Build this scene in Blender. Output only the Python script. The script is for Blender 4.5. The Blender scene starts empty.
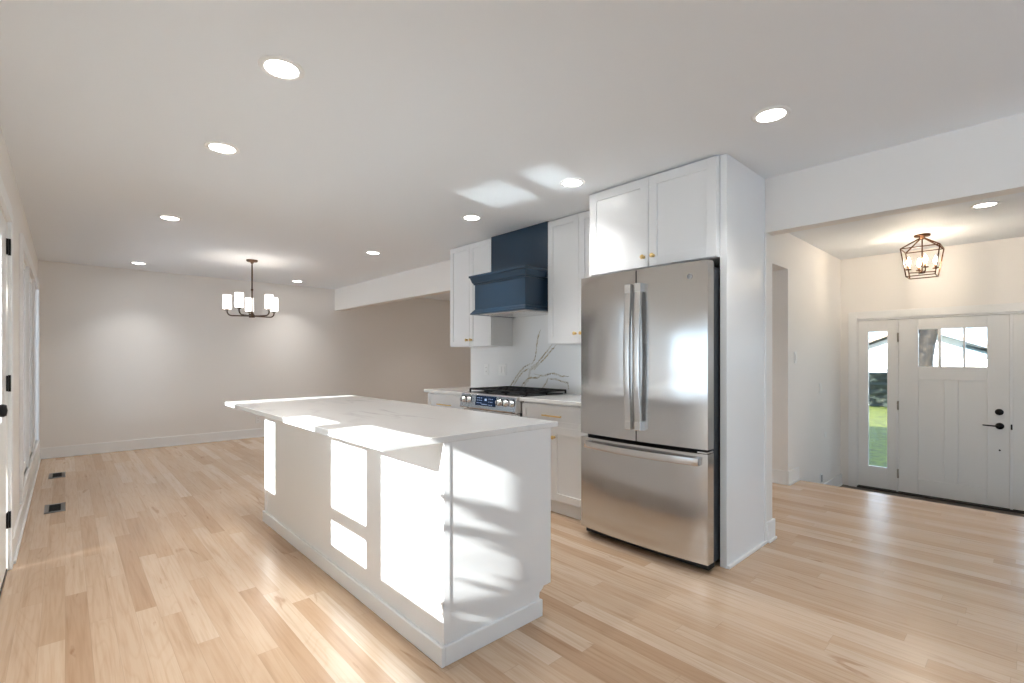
import bpy, bmesh, math, random
from mathutils import Vector, Matrix
random.seed(4)
S = bpy.context.scene
COL = S.collection
R = math.radians
PI = math.pi

# ------------------------------------------------------------------ camera, sky, sun, exposure
cam_data = bpy.data.cameras.new('camera')
cam_data.sensor_width = 36.0
cam_data.lens = 482.6 / 1024 * 36.0
cam_data.shift_y = 17.0 / 1024
cam_data.clip_start = 0.02
cam = bpy.data.objects.new('camera', cam_data)
COL.objects.link(cam)
cam.location = (0, 0, 1.235)
cam.rotation_euler = (R(90), 0, R(-42.8))
S.camera = cam

SUN_DIR = Vector((1.0, 0.14, -0.47)).normalized()
world = bpy.data.worlds.new('sky_world')
S.world = world
world.use_nodes = True
wn = world.node_tree
bg = wn.nodes['Background']
# bright hazy daylight sky, bluer overhead, paler at the horizon
tcs = wn.nodes.new('ShaderNodeTexCoord'); sps = wn.nodes.new('ShaderNodeSeparateXYZ'); rps = wn.nodes.new('ShaderNodeValToRGB')
wn.links.new(tcs.outputs['Generated'], sps.inputs[0]); wn.links.new(sps.outputs[2], rps.inputs[0])
rps.color_ramp.elements[0].position = 0.0; rps.color_ramp.elements[0].color = (.74, .87, 1.0, 1)
rps.color_ramp.elements[1].position = 0.8; rps.color_ramp.elements[1].color = (.42, .66, 1.0, 1)
wn.links.new(rps.outputs[0], bg.inputs[0])
bg.inputs[1].default_value = 1.75

sun_data = bpy.data.lights.new('sun', 'SUN')
sun_data.energy = 11.0
sun_data.angle = R(0.55)
sun_data.color = (1.0, 0.98, 0.95)
sun = bpy.data.objects.new('sun', sun_data)
COL.objects.link(sun)
sun.location = (-6, 0, 6)
sun.rotation_euler = SUN_DIR.to_track_quat('-Z', 'Y').to_euler()

S.view_settings.view_transform = 'Standard'
S.view_settings.look = 'None'
S.view_settings.gamma = 1.0
S.view_settings.use_curve_mapping = False
S.view_settings.exposure = 1.22
LAMP_W = 1.7          # downlight wattage
S.cycles.max_bounces = 14
S.cycles.diffuse_bounces = 8
S.cycles.glossy_bounces = 6
S.cycles.transparent_max_bounces = 12
S.cycles.sample_clamp_indirect = 6.0

# ------------------------------------------------------------------ materials
def mat(name, color=(.8, .8, .8), rough=.5, metal=0.0, emit=None, estr=0.0, coat=0.0, spec=None):
    m = bpy.data.materials.new(name); m.use_nodes = True
    b = m.node_tree.nodes['Principled BSDF']
    b.inputs['Base Color'].default_value = (*color, 1)
    b.inputs['Roughness'].default_value = rough
    b.inputs['Metallic'].default_value = metal
    b.inputs['Coat Weight'].default_value = coat
    if spec is not None: b.inputs['Specular IOR Level'].default_value = spec
    if emit:
        b.inputs['Emission Color'].default_value = (*emit, 1)
        b.inputs['Emission Strength'].default_value = estr
    return m

class NT:
    def __init__(s, m):
        s.t = m.node_tree; s.n = s.t.nodes; s.b = s.n['Principled BSDF']
    def new(s, typ, **kw):
        n = s.n.new(typ)
        for k, v in kw.items():
            setattr(n, k, v)
        return n
    def link(s, a, b): s.t.links.new(a, b)
    def math(s, op, a, b=None, c=None):
        n = s.n.new('ShaderNodeMath'); n.operation = op
        for i, v in enumerate((a, b, c)):
            if v is None: continue
            if hasattr(v, 'links'): s.link(v, n.inputs[i])
            else: n.inputs[i].default_value = v
        return n.outputs[0]
    def ramp(s, fac, stops):
        n = s.n.new('ShaderNodeValToRGB'); cr = n.color_ramp
        while len(cr.elements) < len(stops): cr.elements.new(.5)
        for e, (p, c) in zip(cr.elements, stops):
            e.position = p; e.color = (*c, 1) if len(c) == 3 else c
        s.link(fac, n.inputs[0]); return n.outputs[0]
    def mix(s, fac, a, b, typ='MIX'):
        n = s.n.new('ShaderNodeMix'); n.data_type = 'RGBA'; n.blend_type = typ
        for i, v in ((0, fac), (6, a), (7, b)):
            if hasattr(v, 'links'): s.link(v, n.inputs[i])
            elif i == 0: n.inputs[0].default_value = v
            else: n.inputs[i].default_value = (*v, 1)
        return n.outputs[2]

def painted(name, color, rough=.55, bump=.02, scale=220, spec=.5):
    m = mat(name, color, rough, spec=spec); k = NT(m)
    tc = k.new('ShaderNodeTexCoord')
    nz = k.new('ShaderNodeTexNoise'); nz.inputs['Scale'].default_value = scale; nz.inputs['Detail'].default_value = 2
    k.link(tc.outputs['Object'], nz.inputs['Vector'])
    bp = k.new('ShaderNodeBump'); bp.inputs['Strength'].default_value = bump; bp.inputs['Distance'].default_value = .002
    k.link(nz.outputs[0], bp.inputs['Height']); k.link(bp.outputs[0], k.b.inputs['Normal'])
    return m

M = {}
M['wall'] = painted('warm_white_wall_paint', (.83, .80, .76), .6, .03)
M['ceiling'] = painted('ceiling_paint', (.82, .845, .87), .7, .03)
M['trim'] = painted('trim_gloss_paint', (.84, .835, .82), .32, .005)
M['cabinet'] = painted('cabinet_white_lacquer', (.82, .83, .835), .3, .004)
M['door'] = painted('door_white_paint', (.84, .83, .805), .38, .006)
M['navy'] = painted('navy_blue_lacquer', (.016, .042, .078), .33, .01)
M['liner'] = painted('hood_liner_metal', (.68, .67, .65), .4, .004)
M['gap'] = mat('near_black_gap', (.012, .012, .012), .7)  # plain near-black for gasket, kick grille, door sweep and vent slots
M['steel'] = None
M['brass'] = mat('brushed_brass', (.78, .56, .24), .28, 1.0)
M['bronze'] = mat('dark_bronze', (.09, .055, .035), .38, .85)
M['lantern'] = mat('aged_copper_bronze', (.11, .05, .024), .38, .8)
M['black'] = mat('black_metal', (.012, .011, .012), .35, .6)
M['iron'] = mat('cast_iron', (.012, .012, .013), .55, .2)
M['greyplastic'] = mat('dark_grey_cabinet_steel', (.055, .06, .068), .45, .3)
M['plate'] = mat('white_plastic_plate', (.82, .82, .80), .35)
M['slot'] = mat('outlet_slots', (.25, .25, .25), .5)
M['lens'] = mat('downlight_lens', (.9, .9, .9), .5, emit=(1, .97, .92), estr=9.0)
M['lighttrim'] = mat('downlight_trim', (.86, .85, .83), .45)
M['shade'] = mat('opal_glass_shade', (.9, .88, .85), .3, emit=(1, .95, .90), estr=1.6)
M['bulb'] = mat('warm_candle_bulb', (.9, .8, .7), .3, emit=(1, .84, .64), estr=95.0)
M['vent'] = mat('vent_pewter', (.20, .19, .18), .42, .6)
M['oven'] = mat('oven_dark_glass', (.008, .010, .013), .08)
M['threshold'] = mat('bronze_threshold', (.045, .036, .03), .5, .3)
M['hinge'] = mat('satin_nickel_hinge', (.42, .38, .33), .4, .8)

def steel(name, color, rough, axis_scale, bump=.02):
    m = mat(name, color, rough, 1.0); k = NT(m)
    tc = k.new('ShaderNodeTexCoord'); mp = k.new('ShaderNodeMapping')
    mp.inputs['Scale'].default_value = axis_scale
    nz = k.new('ShaderNodeTexNoise'); nz.inputs['Scale'].default_value = 1.0; nz.inputs['Detail'].default_value = 3
    k.link(tc.outputs['Object'], mp.inputs[0]); k.link(mp.outputs[0], nz.inputs['Vector'])
    r = k.math('MULTIPLY_ADD', nz.outputs[0], .10, rough - .05)
    k.link(r, k.b.inputs['Roughness'])
    wv = k.new('ShaderNodeTexNoise'); wv.inputs['Scale'].default_value = 1.0; wv.inputs['Detail'].default_value = 1
    m2 = k.new('ShaderNodeMapping'); m2.inputs['Scale'].default_value = (1, 5.5, 1.6); k.link(tc.outputs['Object'], m2.inputs[0]); k.link(m2.outputs[0], wv.inputs['Vector'])
    bp = k.new('ShaderNodeBump'); k.b.inputs['Anisotropic'].default_value = .75
    tg = k.new('ShaderNodeTangent'); tg.direction_type = 'RADIAL'; tg.axis = 'Z'; k.link(tg.outputs[0], k.b.inputs['Tangent'])
    bp.inputs['Strength'].default_value = .35; bp.inputs['Distance'].default_value = .01
    k.link(wv.outputs[0], bp.inputs['Height']); k.link(bp.outputs[0], k.b.inputs['Normal'])
    return m
M['steel'] = steel('brushed_stainless', (.64, .635, .63), .18, (3, 3, 900))
M['steelbar'] = mat('satin_steel_bar', (.74, .73, .72), .26, 1.0)

def glass(name, tint=(.93, .96, .97), refl=.08):
    m = bpy.data.materials.new(name); m.use_nodes = True
    nt = m.node_tree; nt.nodes.clear()
    out = nt.nodes.new('ShaderNodeOutputMaterial')
    tr = nt.nodes.new('ShaderNodeBsdfTransparent'); tr.inputs[0].default_value = (*tint, 1)
    gl = nt.nodes.new('ShaderNodeBsdfGlossy'); gl.inputs['Roughness'].default_value = .02
    fr = nt.nodes.new('ShaderNodeFresnel'); fr.inputs[0].default_value = 1.45
    mx = nt.nodes.new('ShaderNodeMixShader')
    nt.links.new(fr.outputs[0], mx.inputs[0]); nt.links.new(tr.outputs[0], mx.inputs[1]); nt.links.new(gl.outputs[0], mx.inputs[2])
    nt.links.new(mx.outputs[0], out.inputs[0])
    return m
M['glass'] = glass('window_glass')

def quartz():
    m = mat('white_veined_quartz', (.84, .84, .83), .12); k = NT(m)
    tc = k.new('ShaderNodeTexCoord')
    mp = k.new('ShaderNodeMapping'); mp.inputs['Rotation'].default_value = (0, 0, R(28)); mp.inputs['Scale'].default_value = (1.9, .55, 1)
    k.link(tc.outputs['Object'], mp.inputs[0])
    nz = k.new('ShaderNodeTexNoise'); nz.inputs['Scale'].default_value = 1.3; nz.inputs['Detail'].default_value = 7; nz.inputs['Distortion'].default_value = .7
    k.link(mp.outputs[0], nz.inputs['Vector'])
    d = k.math('ABSOLUTE', k.math('SUBTRACT', nz.outputs[0], .5))
    vein = k.ramp(d, [(0, (.45, .45, .45)), (.006, (.65, .65, .65)), (.020, (1, 1, 1))])
    n2 = k.new('ShaderNodeTexNoise'); n2.inputs['Scale'].default_value = 1.7; n2.inputs['Detail'].default_value = 2
    k.link(tc.outputs['Object'], n2.inputs['Vector'])
    msk = k.ramp(n2.outputs[0], [(.44, (0, 0, 0)), (.62, (1, 1, 1))])
    vm = k.mix(msk, (1, 1, 1), vein)
    c = k.mix(vm, (.50, .50, .49), (.84, .84, .832))
    cl = k.mix(k.ramp(n2.outputs[0], [(.35, (1, 1, 1)), (.7, (0, 0, 0))]), c, (.80, .80, .79))
    c2 = k.mix(.35, c, cl)
    k.link(c2, k.b.inputs['Base Color'])
    return m
M['quartz'] = quartz()
M['splash'] = mat('white_marble_slab', (.83, .83, .82), .14)
def veinmat():
    m = mat('golden_grey_vein', (.40, .34, .24), .16); k = NT(m)
    tc = k.new('ShaderNodeTexCoord'); nz = k.new('ShaderNodeTexNoise'); nz.inputs['Scale'].default_value = 14; nz.inputs['Detail'].default_value = 5
    k.link(tc.outputs['Object'], nz.inputs['Vector'])
    c = k.ramp(nz.outputs[0], [(.32, (.24, .21, .17)), (.5, (.50, .41, .27)), (.68, (.72, .70, .66))])
    k.link(c, k.b.inputs['Base Color'])
    return m
M['vein'] = veinmat()
M['veinpale'] = mat('pale_vein_halo', (.70, .68, .63), .16)

def wood_floor(name, W=.084, L=1.15, dark=1.0):
    m = mat(name, (.6, .42, .27), .34); k = NT(m)
    tc = k.new('ShaderNodeTexCoord'); sp = k.new('ShaderNodeSeparateXYZ')
    k.link(tc.outputs['Object'], sp.inputs[0])
    x, y = sp.outputs[0], sp.outputs[1]
    xr = k.math('DIVIDE', x, W); row = k.math('FLOOR', xr); fx = k.math('FRACT', xr)
    wn1 = k.new('ShaderNodeTexWhiteNoise', noise_dimensions='1D'); k.link(row, wn1.inputs['W'])
    off = k.math('MULTIPLY', wn1.outputs[0], 7.3)
    ln = k.math('MULTIPLY_ADD', wn1.outputs[0], .5, L - .2)
    yr = k.math('ADD', k.math('DIVIDE', y, ln), off); pid = k.math('FLOOR', yr); fy = k.math('FRACT', yr)
    cv = k.new('ShaderNodeCombineXYZ'); k.link(row, cv.inputs[0]); k.link(pid, cv.inputs[1])
    wn2 = k.new('ShaderNodeTexWhiteNoise', noise_dimensions='2D'); k.link(cv.outputs[0], wn2.inputs['Vector'])
    rnd = wn2.outputs[0]
    base = k.ramp(rnd, [(0, (.50, .335, .215)), (.12, (.555, .39, .26)), (.4, (.595, .432, .30)), (.7, (.63, .47, .335)), (1, (.675, .525, .395))])
    # grain, stretched along the boards, shifted per board
    cg = k.new('ShaderNodeCombineXYZ')
    k.link(k.math('MULTIPLY', x, 34), cg.inputs[0]); k.link(k.math('MULTIPLY', y, 1.3), cg.inputs[1]); k.link(k.math('MULTIPLY', rnd, 60), cg.inputs[2])
    g = k.new('ShaderNodeTexNoise'); g.inputs['Scale'].default_value = 1; g.inputs['Detail'].default_value = 3; g.inputs['Distortion'].default_value = .25
    k.link(cg.outputs[0], g.inputs['Vector'])
    gm = k.ramp(g.outputs[0], [(.24, (.66, .56, .46)), (.44, (1, 1, 1)), (.75, (1.0, 1.0, 1.0))])
    c = k.mix(.6, base, gm, 'MULTIPLY')
    # cathedral figure
    cc = k.new('ShaderNodeCombineXYZ')
    k.link(k.math('MULTIPLY', x, 7), cc.inputs[0]); k.link(k.math('MULTIPLY', y, .55), cc.inputs[1]); k.link(k.math('MULTIPLY', rnd, 90), cc.inputs[2])
    g2 = k.new('ShaderNodeTexNoise'); g2.inputs['Scale'].default_value = 1; g2.inputs['Detail'].default_value = 1.5; g2.inputs['Distortion'].default_value = .6
    k.link(cc.outputs[0], g2.inputs['Vector'])
    rings = k.math('FRACT', k.math('MULTIPLY', g2.outputs[0], 13))
    rm = k.ramp(rings, [(0, (.80, .73, .66)), (.18, (1, 1, 1)), (.85, (1, 1, 1)), (1, (.84, .78, .7))])
    c = k.mix(.26, c, rm, 'MULTIPLY')
    cf = k.new('ShaderNodeCombineXYZ')
    k.link(k.math('MULTIPLY', x, 85), cf.inputs[0]); k.link(k.math('MULTIPLY', y, 3.2), cf.inputs[1]); k.link(k.math('MULTIPLY', rnd, 40), cf.inputs[2])
    gf = k.new('ShaderNodeTexNoise'); gf.inputs['Scale'].default_value = 1; gf.inputs['Detail'].default_value = 2
    k.link(cf.outputs[0], gf.inputs['Vector'])
    c = k.mix(.55, c, k.ramp(gf.outputs[0], [(.34, (.86, .80, .74)), (.56, (1, 1, 1))]), 'MULTIPLY')
    # mineral streaks and knots
    ck = k.new('ShaderNodeCombineXYZ')
    k.link(k.math('MULTIPLY', x, 9), ck.inputs[0]); k.link(k.math('MULTIPLY', y, 1.5), ck.inputs[1]); k.link(rnd, ck.inputs[2])
    g3 = k.new('ShaderNodeTexNoise'); g3.inputs['Scale'].default_value = 1; g3.inputs['Detail'].default_value = 4; g3.inputs['Distortion'].default_value = 1.6
    k.link(ck.outputs[0], g3.inputs['Vector'])
    km = k.ramp(g3.outputs[0], [(.66, (1, 1, 1)), (.74, (.58, .44, .34))])
    c = k.mix(.75, c, km, 'MULTIPLY')
    # broad colour drift
    nb = k.new('ShaderNodeTexNoise'); nb.inputs['Scale'].default_value = .9; k.link(tc.outputs['Object'], nb.inputs['Vector'])
    c = k.mix(.5, c, k.ramp(nb.outputs[0], [(.3, (.90, .87, .84)), (.7, (1, 1, 1))]), 'MULTIPLY')
    ex = k.math('LESS_THAN', k.math('MINIMUM', fx, k.math('SUBTRACT', 1.0, fx)), .011)
    ey = k.math('LESS_THAN', k.math('MINIMUM', fy, k.math('SUBTRACT', 1.0, fy)), .0011)
    gap = k.math('MAXIMUM', ex, ey)
    c = k.mix(k.math('MULTIPLY', gap, .22), c, (.20, .13, .08))
    k.link(c, k.b.inputs['Base Color'])
    rr = k.math('MULTIPLY_ADD', g.outputs[0], .14, .19)
    k.b.inputs['Roughness'].default_value = .27
    bp = k.new('ShaderNodeBump'); bp.inputs['Strength'].default_value = .03; bp.inputs['Distance'].default_value = .001
    return m
M['floor'] = wood_floor('natural_oak_strip_floor')

def noisy(name, c1, c2, scale, rough=.8, bump=.3, dist=.05):
    m = mat(name, c1, rough); k = NT(m)
    tc = k.new('ShaderNodeTexCoord'); nz = k.new('ShaderNodeTexNoise'); nz.inputs['Scale'].default_value = scale; nz.inputs['Detail'].default_value = 6
    k.link(tc.outputs['Object'], nz.inputs['Vector'])
    k.link(k.ramp(nz.outputs[0], [(.35, c1), (.65, c2)]), k.b.inputs['Base Color'])
    bp = k.new('ShaderNodeBump'); bp.inputs['Strength'].default_value = bump; bp.inputs['Distance'].default_value = dist
    k.link(nz.outputs[0], bp.inputs['Height']); k.link(bp.outputs[0], k.b.inputs['Normal'])
    return m
M['lawn'] = noisy('lawn_grass', (.045, .05, .001), (.14, .145, .002), 9)
M['leaf'] = noisy('leaf_green', (.03, .07, .012), (.09, .15, .03), 14)
M['hedge'] = noisy('dark_hedge_leaf', (.006, .010, .007), (.022, .03, .018), 7)
M['bark'] = noisy('tree_bark', (.006, .004, .003), (.035, .025, .016), 12)
M['patio'] = noisy('grey_patio_pavers', (.44, .455, .475), (.54, .55, .565), 3, bump=.05)
M['siding'] = noisy('white_siding', (.80, .80, .80), (.84, .84, .84), 2, bump=.02)
M['bluesiding'] = noisy('blue_grey_siding', (.20, .27, .32), (.26, .33, .38), 2, bump=.02)
M['roof'] = noisy('roof_shingle', (.38, .37, .36), (.48, .46, .45), 18)
M['fascia'] = mat('brown_fascia', (.38, .24, .15), .6)
M['slate'] = mat('entry_slate', (.13, .105, .085), .45)

# screen with small lit marks
M['screen'] = mat('control_screen', (.005, .012, .035), .12, emit=(.01, .03, .08), estr=.2)
M['digits'] = mat('screen_digits', (.25, .3, .42), .4, emit=(.6, .75, 1.0), estr=.25)

# ------------------------------------------------------------------ mesh helpers
def new(): return bmesh.new()
def box(bm, x0, x1, y0, y1, z0, z1, mi=0):
    vs = [bm.verts.new(p) for p in ((x0,y0,z0),(x1,y0,z0),(x1,y1,z0),(x0,y1,z0),(x0,y0,z1),(x1,y0,z1),(x1,y1,z1),(x0,y1,z1))]
    for f in ((0,3,2,1),(4,5,6,7),(0,1,5,4),(1,2,6,5),(2,3,7,6),(3,0,4,7)):
        bm.faces.new([vs[i] for i in f]).material_index = mi
    return vs
def prism(bm, pts, axis, a0, a1, mi=0):
    """closed outline pts (2D) extruded along axis from a0 to a1; 2D order is the other two axes in xyz order"""
    def P(p, a):
        if axis == 'x': return (a, p[0], p[1])
        if axis == 'y': return (p[0], a, p[1])
        return (p[0], p[1], a)
    A = [bm.verts.new(P(p, a0)) for p in pts]; B = [bm.verts.new(P(p, a1)) for p in pts]
    n = len(pts)
    for i in range(n):
        bm.faces.new((A[i], A[(i+1) % n], B[(i+1) % n], B[i])).material_index = mi
    bm.faces.new(A[::-1]).material_index = mi; bm.faces.new(B).material_index = mi
def tube(bm, pts, r, seg=12, closed=False, mi=0, caps=True):
    pts = [Vector(p) for p in pts]; n = len(pts); rings = []
    rr = r if isinstance(r, (list, tuple)) else [r] * n
    ref = None
    for i, p in enumerate(pts):
        if closed: t = pts[(i+1) % n] - pts[i-1]
        else: t = pts[min(i+1, n-1)] - pts[max(i-1, 0)]
        t.normalize()
        if ref is None: ref = Vector((0,0,1)) if abs(t.z) < .9 else Vector((1,0,0))
        u = t.cross(ref)
        if u.length < 1e-4: u = t.cross(Vector((0,1,0)))
        u.normalize(); v = t.cross(u).normalized(); ref = -v if False else ref
        rings.append([bm.verts.new(p + (u*math.cos(2*PI*k/seg) + v*math.sin(2*PI*k/seg)) * rr[i]) for k in range(seg)])
    m = n if closed else n - 1
    for i in range(m):
        a, b = rings[i], rings[(i+1) % n]
        for k in range(seg):
            f = bm.faces.new((a[k], a[(k+1) % seg], b[(k+1) % seg], b[k])); f.smooth = True; f.material_index = mi
    if not closed and caps:
        bm.faces.new(rings[0][::-1]).material_index = mi; bm.faces.new(rings[-1]).material_index = mi
def bar(bm, a, b, w, mi=0):
    """square bar between two points"""
    a, b = Vector(a), Vector(b); t = (b-a).normalized()
    ref = Vector((0,0,1)) if abs(t.z) < .95 else Vector((1,0,0))
    u = t.cross(ref).normalized(); v = t.cross(u).normalized(); h = w/2
    A = [bm.verts.new(a + u*h*s + v*h*q) for s, q in ((-1,-1),(1,-1),(1,1),(-1,1))]
    B = [bm.verts.new(b + u*h*s + v*h*q) for s, q in ((-1,-1),(1,-1),(1,1),(-1,1))]
    for i in range(4): bm.faces.new((A[i], A[(i+1)%4], B[(i+1)%4], B[i])).material_index = mi
    bm.faces.new(A[::-1]); bm.faces.new(B)
def lathe(bm, prof, c, axis='z', seg=32, mi=0, closed=False):
    """prof = list of (r, h); revolve round axis through c"""
    c = Vector(c); rings = []
    for r, h in prof:
        ring = []
        for k in range(seg):
            a = 2*PI*k/seg; u, v = r*math.cos(a), r*math.sin(a)
            d = {'z': (u, v, h), 'x': (h, u, v), 'y': (u, h, v)}[axis]
            ring.append(bm.verts.new(c + Vector(d)))
        rings.append(ring)
    for i in range(len(rings) if closed else len(rings)-1):
        a, b = rings[i], rings[(i+1) % len(rings)]
        for k in range(seg):
            f = bm.faces.new((a[k], a[(k+1)%seg], b[(k+1)%seg], b[k])); f.smooth = True; f.material_index = mi
    if not closed:
        for ring in (rings[0], rings[-1]):
            try: bm.faces.new(ring).material_index = mi
            except ValueError: pass
def root_loc(o):
    p = Vector((0,0,0))
    while o is not None: p += o.location; o = o.parent
    return p
def obj(name, bm, m, parent=None, bevel=0.0, seg=2, loc=None, mats=None):
    bmesh.ops.recalc_face_normals(bm, faces=bm.faces)
    off = root_loc(parent) if parent else Vector(loc or (0,0,0))
    if off.length: bmesh.ops.translate(bm, verts=bm.verts, vec=-off)
    me = bpy.data.meshes.new(name); bm.to_mesh(me); bm.free()
    for q in (mats or [m]): me.materials.append(q)
    o = bpy.data.objects.new(name, me); COL.objects.link(o)
    if parent: o.parent = parent
    elif loc: o.location = loc
    if bevel:
        b = o.modifiers.new('bevel', 'BEVEL'); b.width = bevel; b.segments = seg; b.limit_method = 'ANGLE'; b.angle_limit = R(40)
        b.harden_normals = False
    return o
def thing(name, label, cat, loc=(0,0,0), group=None):
    o = bpy.data.objects.new(name, None); COL.objects.link(o); o.location = loc
    o.empty_display_size = .1
    o['label'] = label; o['category'] = cat
    if group: o['group'] = group
    return o
def tag(o, label, cat, group=None, kind=None):
    o['label'] = label; o['category'] = cat
    if group: o['group'] = group
    if kind: o['kind'] = kind
    return o
def struct(name, bm, m, label=None, bevel=0.0, mats=None):
    o = obj(name, bm, m, bevel=bevel, mats=mats); o['kind'] = 'structure'
    if label: o['label'] = label
    return o
def sempty(name, loc, label=None):
    o = bpy.data.objects.new(name, None); COL.objects.link(o); o.location = loc; o['kind'] = 'structure'
    if label: o['label'] = label
    return o
def copy_tree(o, parent=None):
    c = o.copy(); COL.objects.link(c); c.parent = parent
    for ch in list(o.children): copy_tree(ch, c)
    return c

# ------------------------------------------------------------------ room shell
CE = 2.44; XL = -.245; XK = 3.45; XD = 7.09; YF = 8.28; YB = -3.2; EZ = -.33; XE = 5.46; YH = 1.63
bm = new()
box(bm, XL-.15, XE, YB-.15, YH, -.12, 0)
box(bm, XL-.15, 5.19, YH, 2.35, -.12, 0); box(bm, XL-.15, 6.6, 2.35, YF+.15, -.12, 0)
struct('floor', bm, M['floor'], 'natural oak strip floor of the kitchen, dining room and hall')
bm = new(); box(bm, XE-.02, XE, YB-.15, YH, EZ, -.12); box(bm, XE-.02, XE+.018, YB-.15, YH, -.028, .0005)
struct('trim_step_nosing', bm, M['floor'], 'wooden nosing and riser where the hall floor steps down to the entry', bevel=.004)
bm = new(); box(bm, XE, XD+.2, YB-.15, YH, EZ-.1, EZ)
struct('floor_entry', bm, M['slate'], 'lower floor of the sunken entry at the front door')
bm = new(); box(bm, XL-.15, XK+.06, YB-.15, YF+.15, CE, CE+.12); box(bm, XK+.06, 6.6, YH+.06, YF+.15, CE, CE+.12)
struct('ceiling', bm, M['ceiling'], 'smooth white ceiling of the kitchen and dining room')
bm = new(); box(bm, XK+.06, XD+.2, YB-.15, YH+.06, CE+.025, CE+.12)
struct('ceiling_entry', bm, M['ceiling'], 'white ceiling over the hall and front entry')

def wall_x(name, x0, x1, y0, y1, z0, z1, holes, label):
    """wall slab with rectangular holes (y0,y1,z0,z1)"""
    bm = new(); ys = sorted({y0, y1, *[h[0] for h in holes], *[h[1] for h in holes]})
    for a, b in zip(ys, ys[1:]):
        hs = [h for h in holes if h[0] <= a + 1e-6 and h[1] >= b - 1e-6]
        if not hs: box(bm, x0, x1, a, b, z0, z1)
        else:
            h = hs[0]
            if h[2] > z0 + 1e-6: box(bm, x0, x1, a, b, z0, h[2])
            if h[3] < z1 - 1e-6: box(bm, x0, x1, a, b, h[3], z1)
    return struct(name, bm, M['wall'], label)
def wall_y(name, y0, y1, x0, x1, z0, z1, holes, label):
    bm = new(); xs = sorted({x0, x1, *[h[0] for h in holes], *[h[1] for h in holes]})
    for a, b in zip(xs, xs[1:]):
        hs = [h for h in holes if h[0] <= a + 1e-6 and h[1] >= b - 1e-6]
        if not hs: box(bm, a, b, y0, y1, z0, z1)
        else:
            h = hs[0]
            if h[2] > z0 + 1e-6: box(bm, a, b, y0, y1, z0, h[2])
            if h[3] < z1 - 1e-6: box(bm, a, b, y0, y1, h[3], z1)
    return struct(name, bm, M['wall'], label)

KN = (-2.95, -.45, .12, 2.25)
K3 = (1.335, 1.955, .80, 1.60); K2 = (2.07, 2.55, .80, 1.57)
DL = (3.00, 4.06, 0, 2.03)
TW = (5.12, 8.00, .27, 2.05)
wall_x('wall_left', XL-.15, XL, YB, YF, 0, CE, [KN, K3, K2, DL, TW], 'warm white wall on the left with the patio door and tall windows')
wall_y('wall_far', YF, YF+.15, XL-.15, 6.6, 0, CE, [], 'plain warm white far wall of the dining area')
RW = (.8, 2.6, .0, 2.1)
wall_y('wall_rear', YB-.15, YB, XL-.15, XD+.2, EZ, CE+.03, [(RW[0], RW[1], .0, 2.1), (4.9, 6.3, .6, 2.0)], 'wall behind the viewer')
wall_x('wall_kitchen', XK, XK+.12, 1.22, 4.40, 0, CE, [], 'short wall that carries the kitchen cabinets and ends beside the pantry panel')
wall_x('wall_front', XD, XD+.18, YB, YH+.2, EZ, CE+.03, [(-.28, 1.462, EZ, 1.715)], 'front wall of the entry around the front door')
wall_y('wall_hall', YH, 2.35, 3.9, XD, EZ, CE+.03, [(3.9, 5.19, EZ, 2.11)], 'hall wall with a doorway and light switches beside the entry')
wall_y('wall_passage', 3.2, 3.3, 3.57, 6.6, 0, CE, [], 'wall at the end of the side passage')
wall_x('wall_dining_right', 6.5, 6.6, 2.35, YF, 0, CE, [], 'right wall of the dining area beyond the header')
wall_x('wall_passage_right', 5.19, 5.30, 2.35, 3.2, 0, CE, [], 'right wall of the side passage')
XS = 3.392      # face of the marble slab
bm = new(); box(bm, XS+.02, XK, 2.206, 4.358, 0, CE)
struct('wall_furring', bm, M['wall'], 'furred wall face behind the marble slab and cabinets')
bm = new(); box(bm, XK, XK+.12, YB, 1.22, 2.08, CE+.03)
struct('wall_header_right', bm, M['wall'], 'dropped white header over the opening to the hall')
bm = new(); box(bm, XK, XK+.12, 4.40, YF, 2.07, CE)
struct('wall_header_left', bm, M['wall'], 'dropped header along the dining ceiling')

# baseboards
def base_x(name, xf, d, y0, y1, z0=0, h=.135, label=None):   # runs along y, sticks out from xf by d
    bm = new(); xa, xb = sorted((xf, xf+d))
    box(bm, xa, xb, y0, y1, z0, z0+h)
    s = 1 if d > 0 else -1
    x0, x1 = sorted((xf+d, xf+d+s*.012)); box(bm, x0, x1, y0, y1, z0, z0+.018)
    return struct(name, bm, M['trim'], label, bevel=.004)
def base_y(name, yf, d, x0, x1, z0=0, h=.135, label=None):
    bm = new(); ya, yb = sorted((yf, yf+d))
    box(bm, x0, x1, ya, yb, z0, z0+h)
    s = 1 if d > 0 else -1
    y0, y1 = sorted((yf+d, yf+d+s*.012)); box(bm, x0, x1, y0, y1, z0, z0+.018)
    return struct(name, bm, M['trim'], label, bevel=.004)
base_y('baseboard_far', YF, -.016, XL+.016, 6.5, label='white baseboard along the far wall')
base_x('baseboard_left', XL, .016, 4.16, YF, label='white baseboard under the tall windows')
base_x('baseboard_left_near', XL, .016, YB, 2.90, label='white baseboard on the left wall nearer than the door')
base_y('baseboard_wall_end', 1.22, -.016, XK+.0, XK+.12+.016, h=.135, label='short baseboard wrapping the wall end by the pantry panel')
base_x('baseboard_wall_end_return', XK+.12, .016, 1.22, 3.2, label='baseboard on the hall side of the kitchen wall')
base_x('baseboard_passage', 5.19, -.016, YH, 3.2, label='baseboard inside the side doorway')
base_y('baseboard_hall', YH, -.016, 5.162, XE+.02, label='short baseboard at the top of the entry step')
base_y('baseboard_entry', YH, -.016, XE+.35, XD, z0=EZ, h=.135, label='baseboard of the sunken entry')

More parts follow.
